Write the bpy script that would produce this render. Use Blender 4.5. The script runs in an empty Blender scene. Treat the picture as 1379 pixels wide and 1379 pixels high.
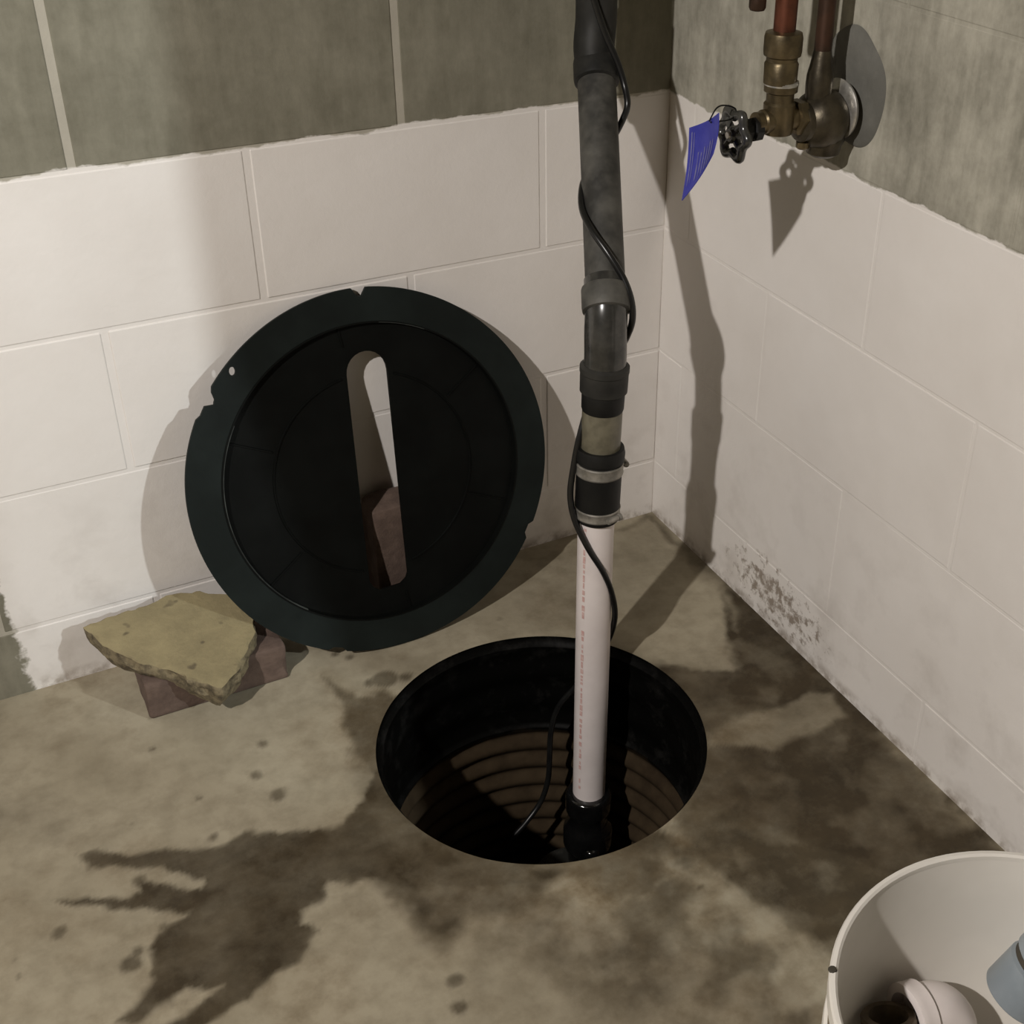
import bpy, bmesh, math, random
import numpy as np
from mathutils import Vector, Matrix, noise
from mathutils.geometry import delaunay_2d_cdt

random.seed(7)
scene = bpy.context.scene
COL = scene.collection

# ------------------------------------------------------------------ camera
# corner of the two walls at the floor = origin; back wall is y = 0, right wall runs towards -y
cam_data = bpy.data.cameras.new('camera')
cam_data.sensor_width = 36.0
cam_data.lens = 1763.85 / 1379.0 * 36.0
cam_data.shift_x = (689.5 - 798.55) / 1379.0
cam_data.shift_y = (658.79 - 689.5) / 1379.0
cam_data.clip_start = 0.02
cam = bpy.data.objects.new('camera', cam_data)
cam.location = (-1.00288, -1.59195, 1.19638)
cam.rotation_euler = (1.0204, -0.01339, -0.50027)
COL.objects.link(cam)
scene.camera = cam

# ------------------------------------------------------------------ world, lamps, exposure
world = bpy.data.worlds.new('basement_air')
scene.world = world
world.use_nodes = True
bgn = world.node_tree.nodes['Background']
bgn.inputs['Color'].default_value = (1.0, 0.66, 0.32, 1)
bgn.inputs['Strength'].default_value = 0.026

def lamp(name, loc, watt, colour, radius):
    d = bpy.data.lights.new(name, 'POINT')
    d.energy = watt; d.color = colour; d.shadow_soft_size = radius
    o = bpy.data.objects.new(name, d); o.location = loc
    COL.objects.link(o)
    return o
lamp('ceiling_bulb', (-2.154, -1.536, 1.979), 192.0, (1.0, 0.945, 0.90), 0.028)       # bare bulb of this room, left of the camera
lamp('next_room_bulb', (1.55, -3.46, 1.95), 275.0, (0.92, 0.98, 1.0), 0.05)            # bulb beyond the end of the right wall

vs = scene.view_settings
vs.view_transform = 'Standard'
vs.look = 'None'
vs.gamma = 1.0
vs.use_curve_mapping = False
vs.exposure = 0.0

# ------------------------------------------------------------------ helpers
def link(name, me, mat=None, parent=None, origin=None):
    """Link a mesh built in world coordinates as one object; origin moves its pivot."""
    o = bpy.data.objects.new(name, me)
    if mat is not None and not me.materials:
        me.materials.append(mat)
    COL.objects.link(o)
    if parent is not None:
        o.parent = parent
        o.matrix_parent_inverse = Matrix.LocRotScale(parent.location, parent.rotation_euler, None).inverted()
    return o

def empty(name, loc, label, cat, group=None):
    o = bpy.data.objects.new(name, None)
    o.empty_display_size = 0.05
    o.location = loc
    COL.objects.link(o)
    o['label'] = label; o['category'] = cat
    if group: o['group'] = group
    return o

def tag(o, label, cat, group=None):
    o['label'] = label; o['category'] = cat
    if group: o['group'] = group
    return o

def mesh_from(verts, faces, name='m', smooth=False):
    me = bpy.data.meshes.new(name)
    me.from_pydata([tuple(v) for v in verts], [], faces)
    if smooth:
        me.polygons.foreach_set('use_smooth', [True] * len(me.polygons))
    me.update()
    return me

def bm_mesh(bm, smooth=False, angle=None):
    bmesh.ops.recalc_face_normals(bm, faces=bm.faces)
    me = bpy.data.meshes.new('m')
    if smooth:
        for f in bm.faces: f.smooth = True
        if angle is not None:
            for e in bm.edges:
                if len(e.link_faces) == 2 and e.calc_face_angle(0) > angle:
                    e.smooth = False
    bm.to_mesh(me); bm.free()
    return me

def frame_for(d):
    d = Vector(d).normalized()
    up = Vector((0, 0, 1)) if abs(d.z) < 0.9 else Vector((0, 1, 0))
    x = up.cross(d).normalized(); y = d.cross(x)
    return x, y, d

def lathe(a, b, prof, segs=48, closed=False, angle=0.6):
    """Revolve prof [(radius, distance along a->b)] about the axis a->b."""
    a, b = Vector(a), Vector(b)
    x, y, d = frame_for(b - a)
    bm = bmesh.new(); rings = []
    for r, t in prof:
        ring = []
        for i in range(segs):
            th = 2 * math.pi * i / segs
            ring.append(bm.verts.new(a + d * t + (x * math.cos(th) + y * math.sin(th)) * max(r, 1e-5)))
        rings.append(ring)
    n = len(rings)
    for k in range(n if closed else n - 1):
        r0, r1 = rings[k], rings[(k + 1) % n]
        for i in range(segs):
            j = (i + 1) % segs
            bm.faces.new((r0[i], r0[j], r1[j], r1[i]))
    if not closed:
        for ring in (rings[0], rings[-1]):
            try: bm.faces.new(ring)
            except ValueError: pass
    return bm_mesh(bm, True, angle)

def catmull(pts, sub=8):
    P = [Vector(p) for p in pts]
    P = [P[0] * 2 - P[1]] + P + [P[-1] * 2 - P[-2]]
    out = []
    for i in range(1, len(P) - 2):
        p0, p1, p2, p3 = P[i - 1:i + 3]
        for k in range(sub):
            t = k / sub
            out.append(0.5 * ((2 * p1) + (p2 - p0) * t + (2 * p0 - 5 * p1 + 4 * p2 - p3) * t * t + (3 * p1 - p0 - 3 * p2 + p3) * t ** 3))
    out.append(P[-2])
    return out

def tube(pts, r, segs=16, angle=0.7):
    """Tube through pts, r a number or a list with one radius per point."""
    P = [Vector(p) for p in pts]
    n = len(P)
    R = r if isinstance(r, (list, tuple)) else [r] * n
    bm = bmesh.new(); rings = []
    x = None
    for i in range(n):
        d = (P[min(i + 1, n - 1)] - P[max(i - 1, 0)]).normalized()
        if x is None:
            x, y, _ = frame_for(d)
        else:
            x = (x - d * x.dot(d)).normalized(); y = d.cross(x)
        rings.append([bm.verts.new(P[i] + (x * math.cos(2 * math.pi * k / segs) + y * math.sin(2 * math.pi * k / segs)) * R[i]) for k in range(segs)])
    for i in range(n - 1):
        for k in range(segs):
            j = (k + 1) % segs
            bm.faces.new((rings[i][k], rings[i][j], rings[i + 1][j], rings[i + 1][k]))
    bm.faces.new(rings[0]); bm.faces.new(rings[-1])
    return bm_mesh(bm, True, angle)

def box_bm(lo, hi, bevel=0.0, segs=2):
    bm = bmesh.new()
    bmesh.ops.create_cube(bm, size=1.0)
    lo, hi = Vector(lo), Vector(hi)
    for v in bm.verts:
        v.co = Vector(((lo[i] + hi[i]) / 2 + v.co[i] * (hi[i] - lo[i])) for i in range(3))
    if bevel > 0:
        bmesh.ops.bevel(bm, geom=list(bm.edges), offset=bevel, segments=segs, affect='EDGES', profile=0.5)
    return bm

def lerp(a, b, t):
    return Vector(a) * (1 - t) + Vector(b) * t

# ------------------------------------------------------------------ materials
def new_mat(name):
    m = bpy.data.materials.new(name); m.use_nodes = True
    nt = m.node_tree
    return m, nt, nt.nodes['Principled BSDF']

def N(nt, kind, **kw):
    n = nt.nodes.new(kind)
    for k, v in kw.items():
        if k in ('operation', 'blend_type', 'data_type', 'noise_dimensions', 'attribute_name', 'interpolation_type', 'use_clamp', 'clamp', 'feature'):
            setattr(n, k, v)
        else:
            n.inputs[k].default_value = v
    return n

def math_node(nt, op, a, b=None, clamp=False):
    n = nt.nodes.new('ShaderNodeMath'); n.operation = op; n.use_clamp = clamp
    for i, v in enumerate((a, b)):
        if v is None: continue
        if isinstance(v, (int, float)): n.inputs[i].default_value = v
        else: nt.links.new(v, n.inputs[i])
    return n.outputs[0]

def maprange(nt, v, a, b, c=0.0, d=1.0, smooth=False):
    n = nt.nodes.new('ShaderNodeMapRange')
    if smooth: n.interpolation_type = 'SMOOTHSTEP'
    nt.links.new(v, n.inputs['Value'])
    for k, x in zip(('From Min', 'From Max', 'To Min', 'To Max'), (a, b, c, d)): n.inputs[k].default_value = x
    return n.outputs['Result']

def mixc(nt, fac, a, b, mode='MIX'):
    n = nt.nodes.new('ShaderNodeMix'); n.data_type = 'RGBA'; n.blend_type = mode
    if isinstance(fac, (int, float)): n.inputs[0].default_value = fac
    else: nt.links.new(fac, n.inputs[0])
    for i, v in ((6, a), (7, b)):
        if isinstance(v, tuple): n.inputs[i].default_value = (*v[:3], 1)
        else: nt.links.new(v, n.inputs[i])
    return n.outputs[2]

def noise_fac(nt, vec, scale, detail=3.0, rough=0.55, dist=0.0):
    n = nt.nodes.new('ShaderNodeTexNoise')
    n.inputs['Scale'].default_value = scale; n.inputs['Detail'].default_value = detail
    n.inputs['Roughness'].default_value = rough; n.inputs['Distortion'].default_value = dist
    nt.links.new(vec, n.inputs['Vector'])
    return n.outputs['Fac']

def world_pos(nt):
    return nt.nodes.new('ShaderNodeNewGeometry').outputs['Position']

def obj_pos(nt):
    return nt.nodes.new('ShaderNodeTexCoord').outputs['Object']

def bump(nt, bsdf, h, strength, dist):
    b = nt.nodes.new('ShaderNodeBump'); b.inputs['Strength'].default_value = strength; b.inputs['Distance'].default_value = dist
    nt.links.new(h, b.inputs['Height']); nt.links.new(b.outputs['Normal'], bsdf.inputs['Normal'])

def simple(name, c1, c2=None, rough=0.5, metal=0.0, scale=30.0, lo=0.4, hi=0.65, bmp=0.0, bscale=150.0, spec=None, coat=0.0):
    m, nt, b = new_mat(name)
    p = obj_pos(nt)
    if c2 is None: c2 = tuple(x * 0.8 for x in c1)
    f = maprange(nt, noise_fac(nt, p, scale, 4, 0.6), lo, hi)
    nt.links.new(mixc(nt, f, c1, c2), b.inputs['Base Color'])
    b.inputs['Roughness'].default_value = rough; b.inputs['Metallic'].default_value = metal
    if spec is not None: b.inputs['Specular IOR Level'].default_value = spec
    if coat: b.inputs['Coat Weight'].default_value = coat; b.inputs['Coat Roughness'].default_value = 0.12
    if bmp: bump(nt, b, noise_fac(nt, p, bscale, 3), bmp, 0.002)
    return m

PAINT_Z = 0.709
def wall_material(name, dark, light, lines):
    """Bare concrete masonry above a ragged paint line, white paint below it; mould and scuffs near the floor."""
    m, nt, b = new_mat(name)
    pos = world_pos(nt)
    sep = nt.nodes.new('ShaderNodeSeparateXYZ'); nt.links.new(pos, sep.inputs[0])
    X, Y, Z = sep.outputs
    # bare concrete
    n1 = noise_fac(nt, pos, 9, 5, 0.65)
    n2 = noise_fac(nt, pos, 60, 4, 0.7)
    st = nt.nodes.new('ShaderNodeMapping'); st.inputs['Scale'].default_value = (22, 22, 5); nt.links.new(pos, st.inputs['Vector'])
    n3 = noise_fac(nt, st.outputs[0], 2.2, 4, 0.6)
    f = math_node(nt, 'ADD', math_node(nt, 'MULTIPLY', n1, 0.55), math_node(nt, 'ADD', math_node(nt, 'MULTIPLY', n2, 0.25), math_node(nt, 'MULTIPLY', n3, 0.45)))
    bare = mixc(nt, maprange(nt, f, 0.42, 0.85), dark, light)
    # white paint, slightly uneven
    np1 = noise_fac(nt, pos, 5, 4, 0.6)
    paint = mixc(nt, maprange(nt, np1, 0.3, 0.75), (0.80, 0.765, 0.725), (0.73, 0.69, 0.645))
    # dirt and mould low on the walls
    vm = nt.nodes.new('ShaderNodeVectorMath'); vm.operation = 'SUBTRACT'; nt.links.new(pos, vm.inputs[0]); vm.inputs[1].default_value = (0, -0.36, 0.055)
    vd = nt.nodes.new('ShaderNodeVectorMath'); vd.operation = 'DIVIDE'; nt.links.new(vm.outputs[0], vd.inputs[0]); vd.inputs[1].default_value = (0.2, 0.145, 0.055)
    ln = nt.nodes.new('ShaderNodeVectorMath'); ln.operation = 'LENGTH'; nt.links.new(vd.outputs[0], ln.inputs[0])
    near = maprange(nt, ln.outputs['Value'], 0.35, 1.1, 1.0, 0.0)
    spots = noise_fac(nt, pos, 60, 6, 0.72, 0.25)
    mould = math_node(nt, 'MULTIPLY', maprange(nt, math_node(nt, 'ADD', spots, math_node(nt, 'MULTIPLY', near, 0.17)), 0.60, 0.72), maprange(nt, near, 0.0, 0.25), True)
    paint = mixc(nt, math_node(nt, 'MULTIPLY', mould, 0.8), paint, (0.19, 0.14, 0.095))
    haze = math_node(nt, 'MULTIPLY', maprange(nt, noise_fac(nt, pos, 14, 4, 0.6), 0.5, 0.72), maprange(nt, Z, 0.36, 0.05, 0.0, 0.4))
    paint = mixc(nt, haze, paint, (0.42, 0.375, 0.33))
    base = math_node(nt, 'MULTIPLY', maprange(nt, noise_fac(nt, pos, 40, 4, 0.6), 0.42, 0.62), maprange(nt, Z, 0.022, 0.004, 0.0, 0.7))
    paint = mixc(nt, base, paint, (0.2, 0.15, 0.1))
    # ragged edge of the paint
    w1 = noise_fac(nt, pos, 7, 2, 0.5)
    w2 = noise_fac(nt, pos, 45, 3, 0.6)
    zz = math_node(nt, 'ADD', Z, math_node(nt, 'ADD', math_node(nt, 'MULTIPLY', math_node(nt, 'SUBTRACT', w1, 0.5), 0.030), math_node(nt, 'MULTIPLY', math_node(nt, 'SUBTRACT', w2, 0.5), 0.012)))
    below = maprange(nt, zz, PAINT_Z - 0.0012, PAINT_Z + 0.0012, 1.0, 0.0)
    xx = math_node(nt, 'ADD', X, math_node(nt, 'MULTIPLY', math_node(nt, 'SUBTRACT', w2, 0.5), 0.035))
    xx = math_node(nt, 'ADD', xx, math_node(nt, 'MULTIPLY', Z, 0.05))
    right_of = maprange(nt, xx, -0.999, -0.993)
    higher = maprange(nt, zz, 0.205, 0.235)
    fac = math_node(nt, 'MULTIPLY', below, math_node(nt, 'MAXIMUM', right_of, higher))
    nt.links.new(mixc(nt, fac, bare, paint), b.inputs['Base Color'])
    nt.links.new(maprange(nt, fac, 0, 1, 0.92, 0.62), b.inputs['Roughness'])
    b.inputs['Specular IOR Level'].default_value = 0.3
    h = math_node(nt, 'ADD', math_node(nt, 'MULTIPLY', n2, 0.7), noise_fac(nt, pos, 18, 3))
    h = math_node(nt, 'ADD', h, math_node(nt, 'MULTIPLY', fac, 0.6))
    bump(nt, b, h, 0.35, 0.0022)
    return m

M_BLOCK = wall_material('block_wall', (0.140, 0.131, 0.095), (0.270, 0.254, 0.195), False)
M_BLOCK_R = wall_material('block_wall_limewashed', (0.185, 0.175, 0.137), (0.50, 0.475, 0.395), False)
M_MORTAR = wall_material('block_mortar', (0.36, 0.335, 0.275), (0.44, 0.41, 0.34), True)
M_BLACK = simple('black_plastic', (0.0028, 0.0032, 0.0028), (0.0045, 0.0052, 0.0046), rough=0.55, scale=14, bmp=0.08, bscale=90, spec=0.10)
M_FLANGE = simple('black_plastic_lit', (0.0065, 0.0092, 0.0082), (0.0115, 0.016, 0.0145), rough=0.6, scale=9, bmp=0.1, bscale=120, spec=0.16)  # lighter copy of the black: light caught by the lid flange, painted in
M_EDGE = simple('pale_plastic_edge', (0.05, 0.058, 0.052), (0.014, 0.017, 0.015), rough=0.5, scale=25, lo=0.4, hi=0.6)  # lighter plastic for short arcs along the lid's thin ridge
M_ABS = simple('dusty_black_pipe', (0.030, 0.029, 0.026), (0.105, 0.101, 0.088), rough=0.55, scale=18, lo=0.38, hi=0.66, spec=0.35)
M_ABSGLOSS = simple('glossy_black_fitting', (0.022, 0.022, 0.020), (0.055, 0.053, 0.047), rough=0.24, scale=30, spec=0.5, coat=0.3)
M_WET = simple('wet_black_plastic', (0.004, 0.004, 0.004), (0.007, 0.007, 0.007), rough=0.15, scale=30, spec=0.8, bmp=0.35, bscale=60)
M_ABSDK = simple('dark_pipe', (0.014, 0.014, 0.013), (0.034, 0.033, 0.029), rough=0.5, scale=18, spec=0.25)
M_RUBBER = simple('black_rubber', (0.006, 0.006, 0.006), (0.011, 0.011, 0.010), rough=0.5, scale=25, spec=0.3)
M_STEEL = simple('dull_steel_band', (0.36, 0.34, 0.30), (0.20, 0.19, 0.165), rough=0.45, metal=0.55, scale=60)
M_VALVE = simple('yellowed_clear_plastic', (0.165, 0.150, 0.105), (0.10, 0.09, 0.062), rough=0.3, scale=45)
M_PVC = simple('white_pvc', (0.80, 0.73, 0.70), (0.72, 0.65, 0.62), rough=0.35, scale=12)
M_RED = simple('red_print', (0.60, 0.36, 0.33), (0.70, 0.52, 0.48), rough=0.5, scale=200)
M_CORD = simple('black_cord', (0.007, 0.007, 0.007), (0.012, 0.012, 0.011), rough=0.32, scale=40, spec=0.5)
M_COPPER = simple('tarnished_copper', (0.165, 0.058, 0.033), (0.075, 0.032, 0.02), rough=0.45, metal=0.75, scale=28)
M_COPPERDK = simple('dark_copper', (0.075, 0.038, 0.023), (0.036, 0.022, 0.014), rough=0.5, metal=0.6, scale=30)
M_BRASS = simple('old_brass', (0.155, 0.118, 0.062), (0.075, 0.058, 0.032), rough=0.38, metal=0.7, scale=35, bmp=0.15, bscale=120)
M_BRASSDK = simple('dark_brass', (0.088, 0.073, 0.048), (0.042, 0.035, 0.024), rough=0.4, metal=0.7, scale=35, bmp=0.2, bscale=120)
M_ZINC = simple('bright_solder_ring', (0.62, 0.60, 0.55), (0.35, 0.33, 0.29), rough=0.3, metal=0.7, scale=60)
M_BLUE = simple('blue_tag', (0.035, 0.04, 0.33), (0.06, 0.065, 0.40), rough=0.3, scale=30, spec=0.5)
M_TAGPRINT = simple('pale_tag_print', (0.20, 0.20, 0.38), (0.10, 0.10, 0.36), rough=0.35, scale=90)
M_PATCH = simple('cement_patch', (0.115, 0.112, 0.097), (0.148, 0.144, 0.125), rough=0.9, scale=25, bmp=0.4, bscale=110)
M_BUCKET = simple('white_bucket_plastic', (0.78, 0.745, 0.68), (0.71, 0.675, 0.61), rough=0.4, scale=6)
M_SCUFF = simple('dark_chip', (0.06, 0.05, 0.035), (0.04, 0.035, 0.025), rough=0.8)
M_GREYPVC = simple('grey_pvc', (0.235, 0.27, 0.295), (0.30, 0.335, 0.36), rough=0.35, scale=18)
M_RUST = simple('rusty_pipe', (0.17, 0.13, 0.09), (0.10, 0.078, 0.054), rough=0.75, scale=50, bmp=0.3)
M_BRICK = simple('red_brown_brick', (0.135, 0.092, 0.071), (0.092, 0.061, 0.047), rough=0.9, scale=40, bmp=0.5, bscale=160)
M_BRICKTOP = M_BRICK

def stone_material():
    m, nt, b = new_mat('yellowish_concrete_slab')
    p = obj_pos(nt)
    f = maprange(nt, noise_fac(nt, p, 22, 5, 0.65), 0.35, 0.7)
    c = mixc(nt, f, (0.285, 0.238, 0.128), (0.205, 0.170, 0.092))
    pits = maprange(nt, noise_fac(nt, p, 34, 2, 0.4), 0.685, 0.73)
    c = mixc(nt, math_node(nt, 'MULTIPLY', pits, 0.75), c, (0.08, 0.062, 0.038))
    g = nt.nodes.new('ShaderNodeNewGeometry')
    s = nt.nodes.new('ShaderNodeSeparateXYZ'); nt.links.new(g.outputs['True Normal'], s.inputs[0])
    # broken sides show rougher, browner aggregate
    side = maprange(nt, s.outputs[2], 0.3, 0.75, 1.0, 0.0)
    agg = mixc(nt, maprange(nt, noise_fac(nt, p, 70, 4, 0.7), 0.4, 0.62), (0.23, 0.19, 0.115), (0.085, 0.068, 0.042))
    c = mixc(nt, side, c, agg)
    nt.links.new(c, b.inputs['Base Color']); b.inputs['Roughness'].default_value = 0.92
    bump(nt, b, noise_fac(nt, p, 120, 4, 0.65), 0.5, 0.003)
    return m
M_STONE = stone_material()

def floor_material():
    m, nt, b = new_mat('stained_concrete_floor')
    pos = world_pos(nt)
    at = nt.nodes.new('ShaderNodeAttribute'); at.attribute_name = 'stain_shade'
    ab = nt.nodes.new('ShaderNodeAttribute'); ab.attribute_name = 'rust'
    n1 = noise_fac(nt, pos, 6, 5, 0.6, 0.4)
    n2 = noise_fac(nt, pos, 28, 4, 0.6)
    dry = mixc(nt, maprange(nt, n1, 0.35, 0.68), (0.385, 0.342, 0.250), (0.305, 0.268, 0.190))
    dry = mixc(nt, maprange(nt, n2, 0.42, 0.72, 0, 0.6), dry, (0.225, 0.193, 0.132))
    wet = mixc(nt, maprange(nt, noise_fac(nt, pos, 16, 5, 0.65), 0.35, 0.7), (0.060, 0.044, 0.0235), (0.037, 0.0275, 0.015))
    rust = mixc(nt, maprange(nt, n2, 0.4, 0.7), (0.20, 0.135, 0.066), (0.13, 0.088, 0.042))
    s = math_node(nt, 'ADD', at.outputs['Fac'], math_node(nt, 'MULTIPLY', math_node(nt, 'SUBTRACT', noise_fac(nt, pos, 42, 6, 0.72), 0.5), 0.42), True)
    c = mixc(nt, math_node(nt, 'MULTIPLY', ab.outputs['Fac'], maprange(nt, n2, 0.25, 0.7)), dry, rust)
    c = mixc(nt, s, c, wet)
    nt.links.new(c, b.inputs['Base Color'])
    nt.links.new(maprange(nt, s, 0, 1, 0.85, 0.55), b.inputs['Roughness'])
    b.inputs['Specular IOR Level'].default_value = 0.25
    h = math_node(nt, 'ADD', n2, math_node(nt, 'MULTIPLY', noise_fac(nt, pos, 160, 3), 0.4))
    bump(nt, b, h, 0.25, 0.0025)
    return m
M_FLOOR = floor_material()

def basin_material():
    """Black plastic; below the old water mark it is coated with brown silt."""
    m, nt, b = new_mat('basin_plastic_with_silt')
    pos = world_pos(nt)
    sep = nt.nodes.new('ShaderNodeSeparateXYZ'); nt.links.new(pos, sep.inputs[0])
    n = noise_fac(nt, pos, 30, 4, 0.6)
    z = math_node(nt, 'ADD', sep.outputs[2], math_node(nt, 'MULTIPLY', math_node(nt, 'SUBTRACT', n, 0.5), 0.02))
    silt = maprange(nt, z, -0.168, -0.186)
    blk = mixc(nt, maprange(nt, noise_fac(nt, pos, 22, 5, 0.7), 0.52, 0.72), (0.0022, 0.0022, 0.0019), (0.013, 0.0125, 0.0115))
    sc = mixc(nt, maprange(nt, n, 0.35, 0.7), (0.054, 0.038, 0.022), (0.032, 0.022, 0.013))
    nt.links.new(mixc(nt, silt, blk, sc), b.inputs['Base Color'])
    nt.links.new(maprange(nt, silt, 0, 1, 0.5, 0.85), b.inputs['Roughness'])
    b.inputs['Specular IOR Level'].default_value = 0.06
    bump(nt, b, noise_fac(nt, pos, 60, 3), 0.3, 0.003)
    return m
M_BASIN = basin_material()

# ------------------------------------------------------------------ block walls
PITCH_Z, Z0 = 0.2015, 0.1035           # bed joints at Z0 + k * PITCH_Z
PITCH_X = 0.4068
WALL_TOP = Z0 + 10 * PITCH_Z

def block_mesh(w, h, seed):
    """One concrete block, front face at y = 0, 0.12 deep, edges rounded, face very slightly uneven."""
    rnd = random.Random(seed)
    bm = box_bm((-w / 2, 0.0, -h / 2), (w / 2, 0.12, h / 2), 0.0016, 2)
    tip = [rnd.uniform(-0.0003, 0.0003) for _ in range(3)]
    for v in bm.verts:
        if v.co.y < 0.01:
            v.co.y += tip[0] + tip[1] * v.co.x / w * 2 + tip[2] * v.co.z / h * 2
    return bm_mesh(bm)

def build_wall(name, length, side, first_even, first_odd, JH, JV, mortar, blockmat=None, recess=0.0011):
    blockmat = blockmat or M_BLOCK
    """Wall along local x (side = -1 or 1) from the corner; visible face looks to local -y."""
    bm = box_bm((min(-side * 0.03, side * length), recess, -0.12), (max(-side * 0.03, side * length), 0.19, WALL_TOP), 0)
    w = link(name, bm_mesh(bm), mortar)
    w['kind'] = 'structure'
    cache = {}
    for k in range(-1, 10):
        z0 = Z0 + k * PITCH_Z; z1 = z0 + PITCH_Z
        zc, h = (z0 + z1) / 2, PITCH_Z - JH
        # head joints: half a block out of step from course to course
        first = first_even if k % 2 == 0 else first_odd
        edges = [0.0]
        x = first
        while x < length - 0.03:
            edges.append(x); x += PITCH_X
        edges.append(length)
        for i in range(len(edges) - 1):
            a, b = edges[i], edges[i + 1]
            wl = b - a - JV * (1.0 if 0 < i < len(edges) - 2 else 0.5)
            if wl < 0.03: continue
            xc = side * (a + (JV / 2 if i else 0) + wl / 2)
            key = (round(wl, 3), (i * 3 + k) % 3)
            if key not in cache:
                cache[key] = block_mesh(wl, h, len(cache) + 11)
            o = bpy.data.objects.new('block', cache[key])
            if not cache[key].materials: cache[key].materials.append(blockmat)
            COL.objects.link(o)
            o.parent = w
            o.location = (xc, 0, zc)
    return w

wall_back = build_wall('wall_back', 2.75, -1, PITCH_X / 2, PITCH_X, 0.005, 0.0095, M_MORTAR)
wall_right = build_wall('wall_right', 1.04, 1, 0.07, 0.274, 0.003, 0.0038, M_BLOCK_R, M_BLOCK_R, 0.0007)
wall_right.rotation_euler = (0, 0, -math.pi / 2 - 0.01425)   # its face looks to -x, a touch out of square
wall_right.location = (0, 0, 0)
# unseen wall added to keep next_room_bulb off the bucket, past a doorway about 0.6 m wide
wall_far = build_wall('wall_right_rear_added', 2.6, 1, PITCH_X, PITCH_X / 2, 0.003, 0.0038, M_BLOCK_R, M_BLOCK_R, 0.0007)
wall_far.rotation_euler = wall_right.rotation_euler
wall_far.location = (-0.0235, -1.63, 0)

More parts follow.
